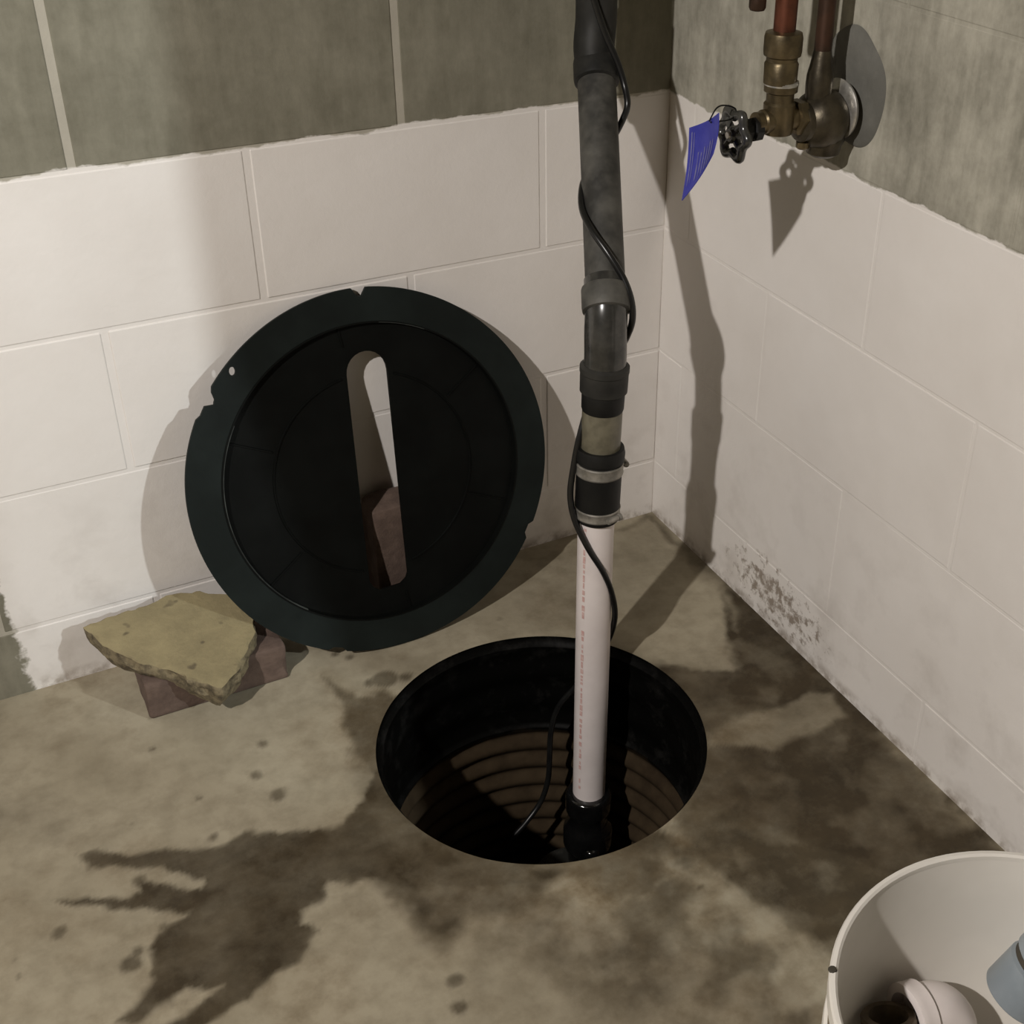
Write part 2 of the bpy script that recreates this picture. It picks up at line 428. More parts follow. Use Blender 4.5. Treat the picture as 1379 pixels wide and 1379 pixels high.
# ------------------------------------------------------------------ floor, with the round opening of the pit
PIT = np.array([-0.418, -0.414]); PIT_R = 0.2185
STAINS_AND_SHADE = {
    'main': [[-0.997, -0.326], [-0.976, -0.329], [-0.939, -0.361], [-0.883, -0.388], [-0.835, -0.409], [-0.814, -0.396], [-0.754, -0.414], [-0.693, -0.43], [-0.664, -0.402], [-0.636, -0.356], [-0.591, -0.332], [-0.62, -0.468], [-0.565, -0.525], [-0.533, -0.583], [-0.535, -0.627], [-0.601, -0.605], [-0.66, -0.567], [-0.695, -0.536], [-0.721, -0.534], [-0.748, -0.52], [-0.768, -0.54], [-0.787, -0.543], [-0.802, -0.564], [-0.784, -0.581], [-0.805, -0.586], [-0.822, -0.611], [-0.87, -0.623], [-0.916, -0.644], [-0.957, -0.622], [-0.897, -0.603], [-0.934, -0.594], [-0.991, -0.604], [-1.011, -0.593], [-0.969, -0.575], [-0.948, -0.533], [-0.934, -0.511], [-0.906, -0.497], [-0.893, -0.493], [-0.943, -0.461], [-0.972, -0.441], [-1.001, -0.418], [-1.029, -0.394], [-1.013, -0.395], [-0.969, -0.423], [-0.938, -0.438], [-0.94, -0.425], [-0.947, -0.402], [-0.912, -0.436], [-0.869, -0.468], [-0.869, -0.45], [-0.907, -0.411], [-0.913, -0.401], [-0.99, -0.358]],
    'island': [[-0.9, -0.439], [-0.868, -0.447], [-0.865, -0.458], [-0.877, -0.464], [-0.899, -0.452]],
    'pitleft': [[-0.643, -0.305], [-0.639, -0.249], [-0.637, -0.198], [-0.634, -0.146], [-0.624, -0.175], [-0.608, -0.222], [-0.564, -0.219], [-0.542, -0.275], [-0.601, -0.42], [-0.642, -0.384], [-0.652, -0.371], [-0.65, -0.333]],
    'front': [[-0.645, -0.483], [-0.538, -0.593], [-0.47, -0.636], [-0.527, -0.65], [-0.555, -0.666], [-0.619, -0.644], [-0.674, -0.667], [-0.689, -0.637], [-0.684, -0.579], [-0.702, -0.532]],
    'right': [[-0.016, -0.231], [-0.044, -0.308], [-0.05, -0.346], [-0.022, -0.42], [-0.02, -0.505], [-0.014, -0.612], [-0.022, -0.726], [-0.026, -0.825], [-0.021, -0.852], [-0.037, -0.911], [-0.2, -0.931], [-0.287, -0.884], [-0.301, -0.888], [-0.314, -0.824], [-0.329, -0.756], [-0.341, -0.711], [-0.357, -0.636], [-0.31, -0.559], [-0.262, -0.481], [-0.218, -0.41], [-0.203, -0.344], [-0.155, -0.378], [-0.117, -0.417], [-0.084, -0.368], [-0.064, -0.318]],
    'isl1': [[-0.185, -0.314], [-0.148, -0.294], [-0.074, -0.302], [-0.064, -0.338], [-0.101, -0.378], [-0.127, -0.425], [-0.155, -0.397], [-0.18, -0.347]],
    'isl2': [[-0.222, -0.511], [-0.168, -0.502], [-0.103, -0.515], [-0.05, -0.502], [-0.011, -0.519], [-0.038, -0.566], [-0.09, -0.581], [-0.159, -0.576], [-0.232, -0.535]],
    'isl3': [[-0.055, -0.655], [-0.03, -0.7], [-0.024, -0.784], [-0.058, -0.794], [-0.073, -0.714]],
    'walldark': [[-0.005, -0.208], [0.013, -0.295], [0.02, -0.471], [0.013, -0.61], [-0.037, -0.641], [-0.044, -0.554], [-0.047, -0.454], [-0.07, -0.375], [-0.034, -0.292]],
    'behind': [[-0.258, -0.017], [-0.132, -0.01], [-0.01, -0.009], [-0.014, -0.133], [-0.158, -0.248], [-0.245, -0.243], [-0.343, -0.192], [-0.312, -0.103]],
    'lowmid': [[-0.577, -0.673], [-0.436, -0.699], [-0.347, -0.783], [-0.308, -0.885], [-0.353, -0.944], [-0.498, -0.867], [-0.578, -0.784]],
    'left_shade': [[-1.094, -0.13], [-1.019, -0.228], [-0.966, -0.326], [-1.008, -0.318], [-1.075, -0.255], [-1.105, -0.225]],
    'cornerdirt': [[-0.091, -0.013], [-0.004, 0.001], [0.001, -0.188], [0.003, -0.268], [-0.021, -0.222], [-0.018, -0.082], [-0.016, -0.019], [-0.081, -0.032]]}
SPOTS = [[-1.038, -0.447, 0.0091], [-0.976, -0.529, 0.0121], [-0.964, -0.516, 0.0073], [-0.952, -0.526, 0.0032], [-0.88, -0.196, 0.0039], [-0.849, -0.384, 0.0054], [-0.771, -0.303, 0.0076], [-0.758, -0.349, 0.0103], [-0.85, -0.31, 0.0037], [-0.747, -0.25, 0.0059], [-0.557, -0.201, 0.0177], [-0.578, -0.199, 0.0083], [-0.532, -0.209, 0.0094], [-0.672, -0.712, 0.0096], [-0.684, -0.745, 0.0086], [-0.587, -0.133, 0.0064], [-0.941, -0.409, 0.0078], [-0.929, -0.497, 0.0058], [-0.37, -0.724, 0.0052], [-0.432, -0.707, 0.0035], [-0.041, -0.292, 0.0102], [-0.603, -0.115, 0.0053]]

def vnoise(p, freq, seed):
    q = p * freq + seed * 17.31
    i = np.floor(q).astype(np.int64); f = q - i
    f = f * f * (3 - 2 * f)
    def hsh(a, b):
        n = (a * 374761393 + b * 668265263 + seed * 974711) & 0x7fffffff
        n = ((n ^ (n >> 13)) * 1274126177) & 0x7fffffff
        return ((n ^ (n >> 16)) & 0xffff) / 65535.0
    a = hsh(i[:, 0], i[:, 1]); b = hsh(i[:, 0] + 1, i[:, 1]); c = hsh(i[:, 0], i[:, 1] + 1); d = hsh(i[:, 0] + 1, i[:, 1] + 1)
    return (a * (1 - f[:, 0]) + b * f[:, 0]) * (1 - f[:, 1]) + (c * (1 - f[:, 0]) + d * f[:, 0]) * f[:, 1] - 0.5

def fbm(p, freq, seed, octv=4):
    s = 0; amp = 1.0
    for o in range(octv):
        s = s + vnoise(p, freq * 2 ** o, seed + o * 5) * amp; amp *= 0.5
    return s

def sdf(p, poly):
    """Signed distance to a polygon, negative inside."""
    poly = np.array(poly); d = np.full(len(p), 1e9); inside = np.zeros(len(p), bool)
    for i in range(len(poly)):
        a, b = poly[i], poly[(i + 1) % len(poly)]
        e = b - a; w = p - a
        t = np.clip((w @ e) / (e @ e + 1e-12), 0, 1)
        d = np.minimum(d, np.hypot(*(w - t[:, None] * e).T))
        c = (a[1] > p[:, 1]) != (b[1] > p[:, 1])
        with np.errstate(divide='ignore', invalid='ignore'):
            xi = (b[0] - a[0]) * (p[:, 1] - a[1]) / (b[1] - a[1] + 1e-15) + a[0]
        inside ^= c & (p[:, 0] < xi)
    return np.where(inside, -d, d)

def sstep(x, a, b):
    t = np.clip((x - a) / (b - a), 0, 1)
    return t * t * (3 - 2 * t)

def build_floor():
    fine = 0.0045; S0, S1 = 0.10, 0.30
    # the cells around the pit: a square of half width S1 is remapped so that its inner square becomes the circle
    gx0, gx1 = PIT[0] - S1, PIT[0] + S1
    n_in = int(round(2 * S1 / fine))
    xs = np.concatenate([np.linspace(-2.75, -1.16, 12)[:-1], np.linspace(-1.16, gx0, 98)[:-1], np.linspace(gx0, gx1, n_in + 1), np.linspace(gx1, 0.04, 36)[1:], np.linspace(0.04, 2.2, 10)[1:]])
    ys = np.concatenate([np.linspace(-4.3, -1.25, 14)[:-1], np.linspace(-1.25, PIT[1] - S1, 120)[:-1], np.linspace(PIT[1] - S1, PIT[1] + S1, n_in + 1), np.linspace(PIT[1] + S1, 0.03, 34)[1:]])
    XX, YY = np.meshgrid(xs, ys, indexing='ij')
    P = np.stack([XX.ravel(), YY.ravel()], 1)
    rel = P - PIT; ch = np.max(np.abs(rel), axis=1)
    idx = np.arange(len(P)).reshape(XX.shape)
    hole = ch < S0 - 1e-6
    band = (~hole) & (ch <= S1 + 1e-9)
    t = np.clip((ch - S0) / (S1 - S0), 0, 1)
    ln = np.maximum(np.hypot(rel[:, 0], rel[:, 1]), 1e-9)
    # distance from the circle to the outer square along the same ray
    sq = S1 * ln / np.maximum(ch, 1e-9)
    rad = PIT_R + (sq - PIT_R) * t
    Q = P.copy()
    Q[band] = PIT + rel[band] / ln[band, None] * rad[band, None]
    q = np.stack([idx[:-1, :-1].ravel(), idx[1:, :-1].ravel(), idx[1:, 1:].ravel(), idx[:-1, 1:].ravel()], 1)
    ok = ~np.any(hole[q], axis=1)
    cen = P[q].mean(1) - PIT
    ok &= np.max(np.abs(cen), axis=1) > S0
    q = q[ok]
    used = np.zeros(len(P), bool); used[q.ravel()] = True
    remap = np.cumsum(used) - 1
    V = Q[used]; F = remap[q]
    # stains, plus one area of painted-in soft shade
    w = V + np.stack([fbm(V, 14, 3), fbm(V, 14, 9)], 1) * 0.022 + np.stack([vnoise(V, 110, 21), vnoise(V, 110, 27)], 1) * 0.006
    st = np.zeros(len(V)); ru = np.zeros(len(V))
    mott = fbm(V, 7, 41); mott2 = fbm(V, 16, 55); mott3 = fbm(w, 24, 63)
    blot = sstep(mott2 + 0.5 * mott3, -0.28, 0.30)
    def add(key, amount, soft):
        d = sdf(w, STAINS_AND_SHADE[key])
        return (1 - sstep(d, -soft, soft)) * amount
    pr = np.hypot(*(V - PIT).T) - PIT_R
    st = np.maximum(st, add('main', 0.93, 0.005) * (0.93 + 0.22 * mott))
    st = np.maximum(st, add('front', 0.93, 0.02) * (0.78 + 0.22 * blot))
    st = np.maximum(st, add('right', 0.98, 0.014) * (0.86 + 0.14 * blot))
    st = np.maximum(st, add('walldark', 0.98, 0.018))
    st = np.maximum(st, add('behind', 0.30, 0.04) * (0.8 + 0.8 * mott))
    st = np.maximum(st, add('lowmid', 0.74, 0.06) * (0.45 + 0.55 * blot))
    st = np.maximum(st, add('left_shade', 0.32, 0.04))  # soft shading at the left, painted into the floor tone
    st = np.maximum(st, add('cornerdirt', 0.8, 0.012) * np.clip(0.9 + 1.0 * mott2, 0, 1))
    st = np.maximum(st, add('pitleft', 0.72, 0.008))
    # general dampness of the right half and around the pit
    damp = sstep(V[:, 0] + 0.35 * (V[:, 1] + 0.6), -0.80, -0.30) * 0.84 * sstep(V[:, 1], -0.28, -0.5)
    st = np.maximum(st, damp * (0.35 + 0.75 * blot))
    st = np.maximum(st, 0.78 * (1 - sstep(pr + 0.05 * mott2, 0.0, 0.06)) * sstep(V[:, 1], -0.15, -0.40) * (0.5 + 0.5 * blot))
    for key, am, so in (('island', 0.75, 0.005), ('isl1', 0.75, 0.006), ('isl2', 0.60, 0.007), ('isl3', 0.16, 0.012)):
        st = st * (1 - add(key, am, so))
    for x, y, r in SPOTS:
        h = V + (w - V) * 0.35
        d = np.hypot(h[:, 0] - x, h[:, 1] - y) - r
        st = np.maximum(st, (1 - sstep(d, -0.004, 0.004)) * 0.7)
    thr = vnoise(V, 70, 81) + vnoise(V, 35, 88)
    st = np.maximum(st, 0.45 * sstep(thr, 0.74, 0.86))
    st = np.clip(st + 0.08 * mott2 + 0.16 * mott3 * (0.3 + st), 0, 1)
    ru = np.maximum(add('front', 0.6, 0.06), add('pitleft', 0.8, 0.03))
    ru = np.maximum(ru, 0.55 * (1 - sstep(pr, 0.0, 0.16)) * sstep(V[:, 1], -0.3, -0.55))
    ru = np.clip(ru + 0.35 * sstep(mott, 0.0, 0.5) + 0.45 * sstep(V[:, 0], -0.75, -0.4) * sstep(V[:, 1], -0.45, -0.7), 0, 1)
    z = np.zeros(len(V))
    me = bpy.data.meshes.new('floor')
    me.from_pydata(np.column_stack([V, z]).tolist(), [], F.tolist())
    for nm, arr in (('stain_shade', st), ('rust', ru)):
        a = me.attributes.new(nm, 'FLOAT', 'POINT'); a.data.foreach_set('value', arr.astype(np.float32))
    me.update()
    o = link('floor', me, M_FLOOR)
    o['kind'] = 'structure'
    return o
build_floor()

# ------------------------------------------------------------------ cement patch round the pipe through the right wall
def build_patch():
    bm = bmesh.new(); n = 90; rings = []
    for rr, x in ((1.0, -0.0062), (0.93, -0.0105), (0.6, -0.0125), (0.001, -0.013)):
        ring = []
        for i in range(n):
            th = 2 * math.pi * i / n
            r = 0.058 * (1 + 0.07 * math.sin(2 * th + 0.6) + 0.025 * math.sin(5 * th)) * rr
            ring.append(bm.verts.new((x, -0.402 + r * 0.95 * math.cos(th), 0.808 + 1.18 * r * math.sin(th))))
        rings.append(ring)
    for a, b in zip(rings, rings[1:]):
        for i in range(n): bm.faces.new((a[i], a[(i + 1) % n], b[(i + 1) % n], b[i]))
    return link('mortar_patch', bm_mesh(bm, True), M_PATCH, wall_right)
build_patch()

# ------------------------------------------------------------------ sump basin
def build_basin():
    prof = []
    R = PIT_R + 0.0005
    # inside wall from the rim down: a plain collar with three shallow rings, then close corrugations
    prof += [(R + 0.006, -0.003), (R, -0.0035), (R - 0.002, -0.010)]
    z = -0.014
    while z > -0.165:
        ph = (z + 0.01) / 0.052
        prof.append((R - 0.004 - 0.0035 * (0.5 + 0.5 * math.cos(2 * math.pi * ph)), z)); z -= 0.0045
    z = -0.166
    while z > -0.585:
        ph = (z + 0.166) / 0.037
        s = 0.5 + 0.5 * math.cos(2 * math.pi * ph)
        prof.append((R - 0.004 - 0.009 * s ** 0.7, z)); z -= 0.0035
    prof += [(R - 0.012, -0.6), (0.0005, -0.605)]
    outer = [(0.0005, -0.612), (R + 0.004, -0.612), (R + 0.006, -0.3)]
    a = Vector((PIT[0], PIT[1], 0)); b = a + Vector((0, 0, 1))
    o = link('sump_basin', lathe(a, b, prof + outer, 96, True, 0.9), M_BASIN)
    return tag(o, 'round black ribbed sump pit basin sunk into the concrete floor', 'sump basin')
build_basin()

# ------------------------------------------------------------------ sump pump in the pit
def build_pump():
    cx, cy = -0.3055, -0.3412
    e = empty('sump_pump', (cx, cy, -0.605), 'black sump pump standing in the pit below the white pipe', 'pump')
    a = Vector((cx, cy, 0)); up = a + Vector((0, 0, 1))
    link('discharge_adapter', lathe(a, up, [(0.024, -0.212), (0.029, -0.2115), (0.0325, -0.2135), (0.0342, -0.2175), (0.0345, -0.222), (0.0345, -0.240), (0.0335, -0.246), (0.0305, -0.252), (0.0298, -0.264), (0.0315, -0.273), (0.0355, -0.279), (0.0375, -0.287), (0.0375, -0.312), (0.036, -0.320), (0.030, -0.326), (0.03, -0.36)], 40, False, 1.2), M_WET, e)
    link('housing', lathe(a + Vector((-0.035, -0.02, 0)), up + Vector((-0.035, -0.02, 0)), [(0.03, -0.352), (0.06, -0.356), (0.072, -0.37), (0.076, -0.40), (0.076, -0.53), (0.088, -0.54), (0.09, -0.575), (0.02, -0.576)], 48), M_ABSGLOSS, e)
    for i in range(4):
        th = math.pi / 4 + i * math.pi / 2
        q = a + Vector((-0.035 + 0.07 * math.cos(th), -0.02 + 0.07 * math.sin(th), 0))
        link('foot', lathe(q, q + Vector((0, 0, 1)), [(0.009, -0.574), (0.011, -0.58), (0.012, -0.605)], 16), M_RUBBER, e)
    link('cap_nut', lathe(a + Vector((-0.010, -0.030, 0)), up + Vector((-0.010, -0.030, 0)), [(0.009, -0.298), (0.012, -0.301), (0.013, -0.306), (0.013, -0.322)], 12, False, 1.2), M_WET, e)
build_pump()

# ------------------------------------------------------------------ discharge pipe with check valve
L0, L1, L2 = Vector((-.304, -.340, -.225)), Vector((-.2968, -.3341, .24)), Vector((-.285, -.330, .50))
U1, U2, T1 = Vector((-.277, -.315, .560)), Vector((-.183, -.113, .775)), Vector((-.174, -.094, .82))
def on_pipe(z):
    if z < L1.z: return L0.lerp(L1, (z - L0.z) / (L1.z - L0.z))
    return L1.lerp(L2, (z - L1.z) / (L2.z - L1.z))
def band(z0, z1, prof):
    a, b = on_pipe(z0), on_pipe(z1); ln = (b - a).length
    return lathe(a, b, [(r, t * ln) for r, t in prof], 44, False, 0.5)

def build_discharge():
    e = empty('discharge_pipe', tuple(L0), 'sump discharge pipe, white below and black above a clamped rubber coupling', 'pipe')
    wp = link('white_pipe', tube([L0, L0.lerp(L1, .5), L1, on_pipe(.29)], 0.0241, 40), M_PVC, e)
    # faded red print running up the white pipe: small separate marks, too blurred to read
    rnd = random.Random(3); bm = bmesh.new()
    cx = Vector((-1.003, -1.592, 0)) - Vector((-.30, -.337, 0)); base_ang = math.atan2(cx.y, cx.x) - math.radians(36)
    z = -.19
    while z < .262:
        h = rnd.uniform(.004, .011); wd = rnd.uniform(.10, .2); c = on_pipe(z)
        if rnd.random() < .93:
            vs_ = []
            for zz in (z, z + h):
                cc = on_pipe(zz)
                for k in range(4):
                    th = base_ang - wd / 2 + wd * k / 3
                    vs_.append(bm.verts.new(cc + Vector((math.cos(th), math.sin(th), 0)) * 0.02445))
            for k in range(3): bm.faces.new((vs_[k], vs_[k + 1], vs_[k + 5], vs_[k + 4]))
        z += h + rnd.choice((.0015, .002, .003, .006))
    o = link('printed_marks', bm_mesh(bm), M_RED, wp); o['label'] = 'faded red print'; o['kind'] = 'stuff'
    rc = link('rubber_coupling', band(.268, .373, [(.024, 0), (.0285, 0), (.0295, .05), (.0295, .82), (.0318, .84), (.0322, .93), (.0305, 1.0), (.025, 1.0)]), M_RUBBER, e)
    for z0, z1, r in ((.2735, .2875, .0302), (.336, .352, .0308)):
        cl = link('hose_clamp', band(z0, z1, [(r - .002, 0), (r, 0), (r + .0006, .12), (r, .3), (r, .7), (r + .0006, .88), (r, 1), (r - .002, 1)]), M_STEEL, rc)
        cl['label'] = 'dull steel hose clamp'
        m = on_pipe((z0 + z1) / 2); th = base_ang + math.radians(78 if z0 < .3 else 150)
        d = Vector((math.cos(th), math.sin(th), 0)); s = Vector((-d.y, d.x, 0))
        q = m + d * (r + .003)
        link('clamp_screw', lathe(q - s * .011, q + s * .011, [(.0035, 0), (.0042, .002), (.0042, .017), (.003, .018), (.005, .019), (.005, .022)], 12), M_STEEL, rc)
    vb = link('valve_body', band(.366, .436, [(.0245, 0), (.0255, .05), (.0255, .95), (.0245, 1)]), M_VALVE, e); vb['label'] = 'yellowed clear valve section'
    link('valve_neck', band(.425, .456, [(.0258, 0), (.0268, .1), (.0272, .8), (.026, 1)]), M_RUBBER, e)
    link('hub', band(.449, .487, [(.026, 0), (.0298, .06), (.0302, .5), (.0302, .72), (.0310, .75), (.0310, .93), (.027, 1)]), M_ABSDK, e)
    d1 = (L2 - L1).normalized(); d2 = (U2 - U1).normalized()
    bend = catmull([on_pipe(.478), on_pipe(.50), Vector((-.2835, -.3265, .528)), U1 - d2 * .004, U1 + d2 * .03], 6)
    link('elbow', tube(bend, .0262, 36), M_ABSGLOSS, e)
    a = U1 - d2 * .012
    link('hub', lathe(a, a + d2, [(.026, 0), (.0292, .001), (.0300, .006), (.0300, .028), (.0292, .031), (.0245, .033)], 44), M_ABS, e)
    link('upper_pipe', tube([U1, U1.lerp(U2, .33), U1.lerp(U2, .66), U2 + d2 * .004], .0246, 40), M_ABS, e)
    top = T1 + Vector((0, 0, .06))
    a = U2 - d2 * .012
    link('hub', lathe(a, a + d2, [(.0245, 0), (.0285, .002), (.0292, .006), (.0292, .028), (.0285, .032), (.026, .034)], 44), M_ABSDK, e)
    link('elbow', tube(catmull([U2 + d2 * .015, U2.lerp(T1, .7) + Vector((-.002, .002, .0)), T1 + Vector((0, 0, .02)), top], 6), .0262, 36), M_ABSDK, e)
    link('top_pipe', tube([top - Vector((0, 0, .01)), (-.1750, -.093, 1.3), (-.1750, -.093, WALL_TOP)], .0244, 36), M_ABSDK, e)
build_discharge()

# ------------------------------------------------------------------ power cord wound round the pipe
CORD = [[-0.1981, -0.116, 0.8937], [-0.1919, -0.1203, 0.8681], [-0.1785, -0.1259, 0.8284], [-0.1655, -0.1364, 0.7933], [-0.16, -0.1449, 0.7671], [-0.1628, -0.1584, 0.7475], [-0.167, -0.1571, 0.7308], [-0.1798, -0.154, 0.7061], [-0.2079, -0.1646, 0.6841], [-0.2374, -0.1859, 0.6706], [-0.2571, -0.2129, 0.6626], [-0.2693, -0.2396, 0.6493], [-0.2754, -0.2738, 0.638], [-0.2687, -0.3011, 0.618], [-0.258, -0.3196, 0.5925], [-0.2531, -0.3319, 0.5694], [-0.251, -0.335, 0.5459], [-0.2514, -0.3281, 0.5215], [-0.2597, -0.3131, 0.4837], [-0.2775, -0.3045, 0.4477], [-0.2994, -0.3157, 0.4266], [-0.3169, -0.3235, 0.3869], [-0.3246, -0.3245, 0.3515], [-0.3309, -0.3266, 0.31], [-0.3288, -0.3354, 0.2746], [-0.3179, -0.3524, 0.2373], [-0.2985, -0.3589, 0.1972], [-0.2818, -0.3551, 0.1527], [-0.2732, -0.3501, 0.1089], [-0.271, -0.3315, 0.0567], [-0.2865, -0.3179, 0.0061], [-0.3085, -0.3036, -0.0371], [-0.3297, -0.2908, -0.0761], [-0.3396, -0.286, -0.1232], [-0.3427, -0.2867, -0.1729], [-0.3457, -0.2872, -0.2164], [-0.3568, -0.2837, -0.2606], [-0.3844, -0.2876, -0.2881], [-0.4084, -0.2894, -0.3096]]
def build_cord():
    pts = [(-.205, -.12, 1.25), (-.203, -.116, 1.0)] + CORD + [(-.43, -.30, -.345), (-.40, -.33, -.375)]
    o = link('power_cord', tube(catmull(pts, 6), .0042, 12), M_CORD)
    tag(o, 'thin black power cord spiralling down around the discharge pipe into the pit', 'cord')
build_cord()

# ------------------------------------------------------------------ lid leaning on the back wall
def build_lid():
    c0 = Vector((-.5033, -.0766, .2536)); tilt = .2529; R = .2603
    u = Vector((1, 0, 0)); v = Vector((0, math.sin(tilt), math.cos(tilt))); n = Vector((0, -math.cos(tilt), math.sin(tilt)))  # n looks at the room
    e = empty('basin_cover', (c0.x, c0.y - R * math.sin(tilt), 0), 'round black plastic sump lid with a long slot, leaning on the white wall', 'cover')
    def plate(loops, holes, d0, d1, mat, name, parent=e):
        """Solid plate between depths d0 (front) and d1 along n, outline loops[0], holes cut out."""
        pts, edges = [], []
        for lp in loops + holes:
            s = len(pts); pts += [Vector(p) for p in lp]; edges += [(s + i, s + (i + 1) % len(lp)) for i in range(len(lp))]
        V, E, F, *_ = delaunay_2d_cdt(pts, edges, [], 1, 1e-6)
        def inside(p, lp):
            c = False
            for i in range(len(lp)):
                a, b = lp[i], lp[i - 1]
                if (a[1] > p[1]) != (b[1] > p[1]) and p[0] < (b[0] - a[0]) * (p[1] - a[1]) / (b[1] - a[1]) + a[0]: c = not c
            return c
        bm = bmesh.new()
        vf = [bm.verts.new(c0 + u * p[0] + v * p[1] + n * d0) for p in V]
        for f in F:
            cen = sum((V[i] for i in f), Vector((0, 0))) / len(f)
            if inside(cen, loops[0]) and not any(inside(cen, h) for h in holes):
                bm.faces.new([vf[i] for i in f])
        for q in [q for q in bm.verts if not q.link_faces]: bm.verts.remove(q)
        r = bmesh.ops.extrude_face_region(bm, geom=list(bm.faces))
        for g in r['geom']:
            if isinstance(g, bmesh.types.BMVert): g.co += n * (d1 - d0)
        return link(name, bm_mesh(bm, True, 0.5), mat, parent)
    # flange outline with the crack at the top, the nick at the left and the two small steps below
    out = []
    for i in range(240):
        th = 2 * math.pi * i / 240; r = R
        dg = math.degrees(th)
        t0 = abs(dg - 86.2)
        if t0 < 2.0: r -= .018 * (1 - t0 / 2.0)
        t1 = abs(dg - 143.0)
        if t1 < 2.4: r -= .012 * (1 - (t1 / 2.4) ** 2)
        if 143 < dg < 150: r -= .0035
        if 325 < dg < 330: r -= .006
        if 245 < dg < 249.5: r -= .005
        r += .0006 * math.sin(5 * th)
        out.append((r * math.cos(th), r * math.sin(th)))
    ri = .2135
    inn = [(ri * math.cos(2 * math.pi * i / 120), ri * math.sin(2 * math.pi * i / 120)) for i in range(120)]
    hole = [(-.168 + .0042 * math.cos(2 * math.pi * i / 14), .1835 + .006 * math.sin(2 * math.pi * i / 14)) for i in range(14)]
    plate([out], [inn, hole], 0.0, -.0055, M_FLANGE, 'flange')
    # recessed panel with the slot
    slot = []
    ax = math.atan2(.020, .33)          # slight turn of the slot
    def sp(x, y):
        return (.0035 + x * math.cos(ax) + y * math.sin(ax), -.002 - x * math.sin(ax) + y * math.cos(ax))
    hw, top, bot = .0290, .145, -.168
    for i in range(13):
        th = math.pi * i / 12; slot.append(sp(hw * math.cos(th), top + .03 * math.sin(th)))
    slot += [sp(-hw, bot + .012), sp(-hw + .006, bot + .002), sp(-hw + .014, bot - .004), sp(hw - .012, bot - .001), sp(hw - .003, bot + .006), sp(hw, bot + .014)]
    pan = [(.2155 * math.cos(2 * math.pi * i / 120), .2155 * math.sin(2 * math.pi * i / 120)) for i in range(120)]
    pn = plate([pan], [slot], -.0085, -.0135, M_BLACK, 'panel')
    def ring(r, w, d0, d1, mat, name, parent, a0=0, a1=360):
        bm = bmesh.new(); k = 120 if a1 - a0 >= 360 else 40; prof = [(r - w, d0), (r - w * .4, d1), (r + w * .4, d1), (r + w, d0)]
        full = a1 - a0 >= 360
        rs = []
        for i in range(k if full else k + 1):
            th = math.radians(a0 + (a1 - a0) * i / k)
            rs.append([bm.verts.new(c0 + (u * math.cos(th) + v * math.sin(th)) * q + n * d) for q, d in prof])
        for i in range(k):
            a, b = rs[i], rs[(i + 1) % len(rs)]
            for j in range(3): bm.faces.new((a[j], a[j + 1], b[j + 1], b[j]))
            bm.faces.new((a[3], a[0], b[0], b[3]))
        return link(name, bm_mesh(bm, True, .6), mat, parent)
    ring(.2135, .0028, -.009, .0008, M_BLACK, 'step_ring', e)
    ring(.2118, .0011, -.0015, .0012, M_EDGE, 'pale_edge', e, 148, 232)
    ring(.2128, .0009, -.0015, .0012, M_EDGE, 'pale_edge', e, 62, 80)
    ring(.143, .0018, -.0088, -.0066, M_BLACK, 'ridge', pn, 100, 253)
    ring(.143, .0018, -.0088, -.0066, M_BLACK, 'ridge', pn, -77, 70)
    for dg in (35, 95, 155, 215, 275, 335):
        th = math.radians(dg)
        r0 = .150 if dg not in (95, 275) else .185
        d = Vector((math.cos(th), math.sin(th))); s = Vector((-d.y, d.x)) * .0016
        bm = bmesh.new(); vv = []
        for q, dep in ((-1, -.0088), (-.5, -.0064), (.5, -.0064), (1, -.0088)):
            for r in (r0, .2105):
                p = d * r + s * q
                vv.append(bm.verts.new(c0 + u * p.x + v * p.y + n * dep))
        for k in range(3): bm.faces.new((vv[2 * k], vv[2 * k + 1], vv[2 * k + 3], vv[2 * k + 2]))
        bm.faces.new((vv[6], vv[7], vv[1], vv[0])); bm.faces.new((vv[0], vv[2], vv[4], vv[6])); bm.faces.new((vv[1], vv[3], vv[5], vv[7]))
        link('radial_rib', bm_mesh(bm), M_BLACK, pn)
build_lid()

# ------------------------------------------------------------------ bricks and the stone slab
def brick_mesh(lo, hi, seed, cuts=10):
    bm = box_bm(lo, hi, .004, 2)
    bmesh.ops.subdivide_edges(bm, edges=[e for e in bm.edges if e.calc_length() > .03], cuts=cuts, use_grid_fill=True)
    off = Vector((seed * 3.1, seed * 1.7, 0)); c = (Vector(lo) + Vector(hi)) / 2
    for w in bm.verts:
        p = w.co
        edge = sum(1 for i in range(3) if min(p[i] - lo[i], hi[i] - p[i]) < .007)
        k = noise.noise(p * 38 + off) * .0018 + (max(0, noise.noise(p * 24 + off * 2) - .15) * -.011 if edge >= 2 else 0)
        if p.z > lo[2] + .004: w.co += (p - c).normalized() * k
    return bm_mesh(bm, True, .7)
o = link('brick', brick_mesh((-.868, -.137, 0), (-.676, -.043, .058), 1), M_BRICK)
tag(o, 'reddish brown brick lying flat under the broken stone slab', 'brick')
o = link('brick', brick_mesh((-.512, -.066, 0), (-.415, -.008, .185), 5), M_BRICK)
tag(o, 'reddish brown brick standing on end behind the lid, seen through its slot', 'brick')

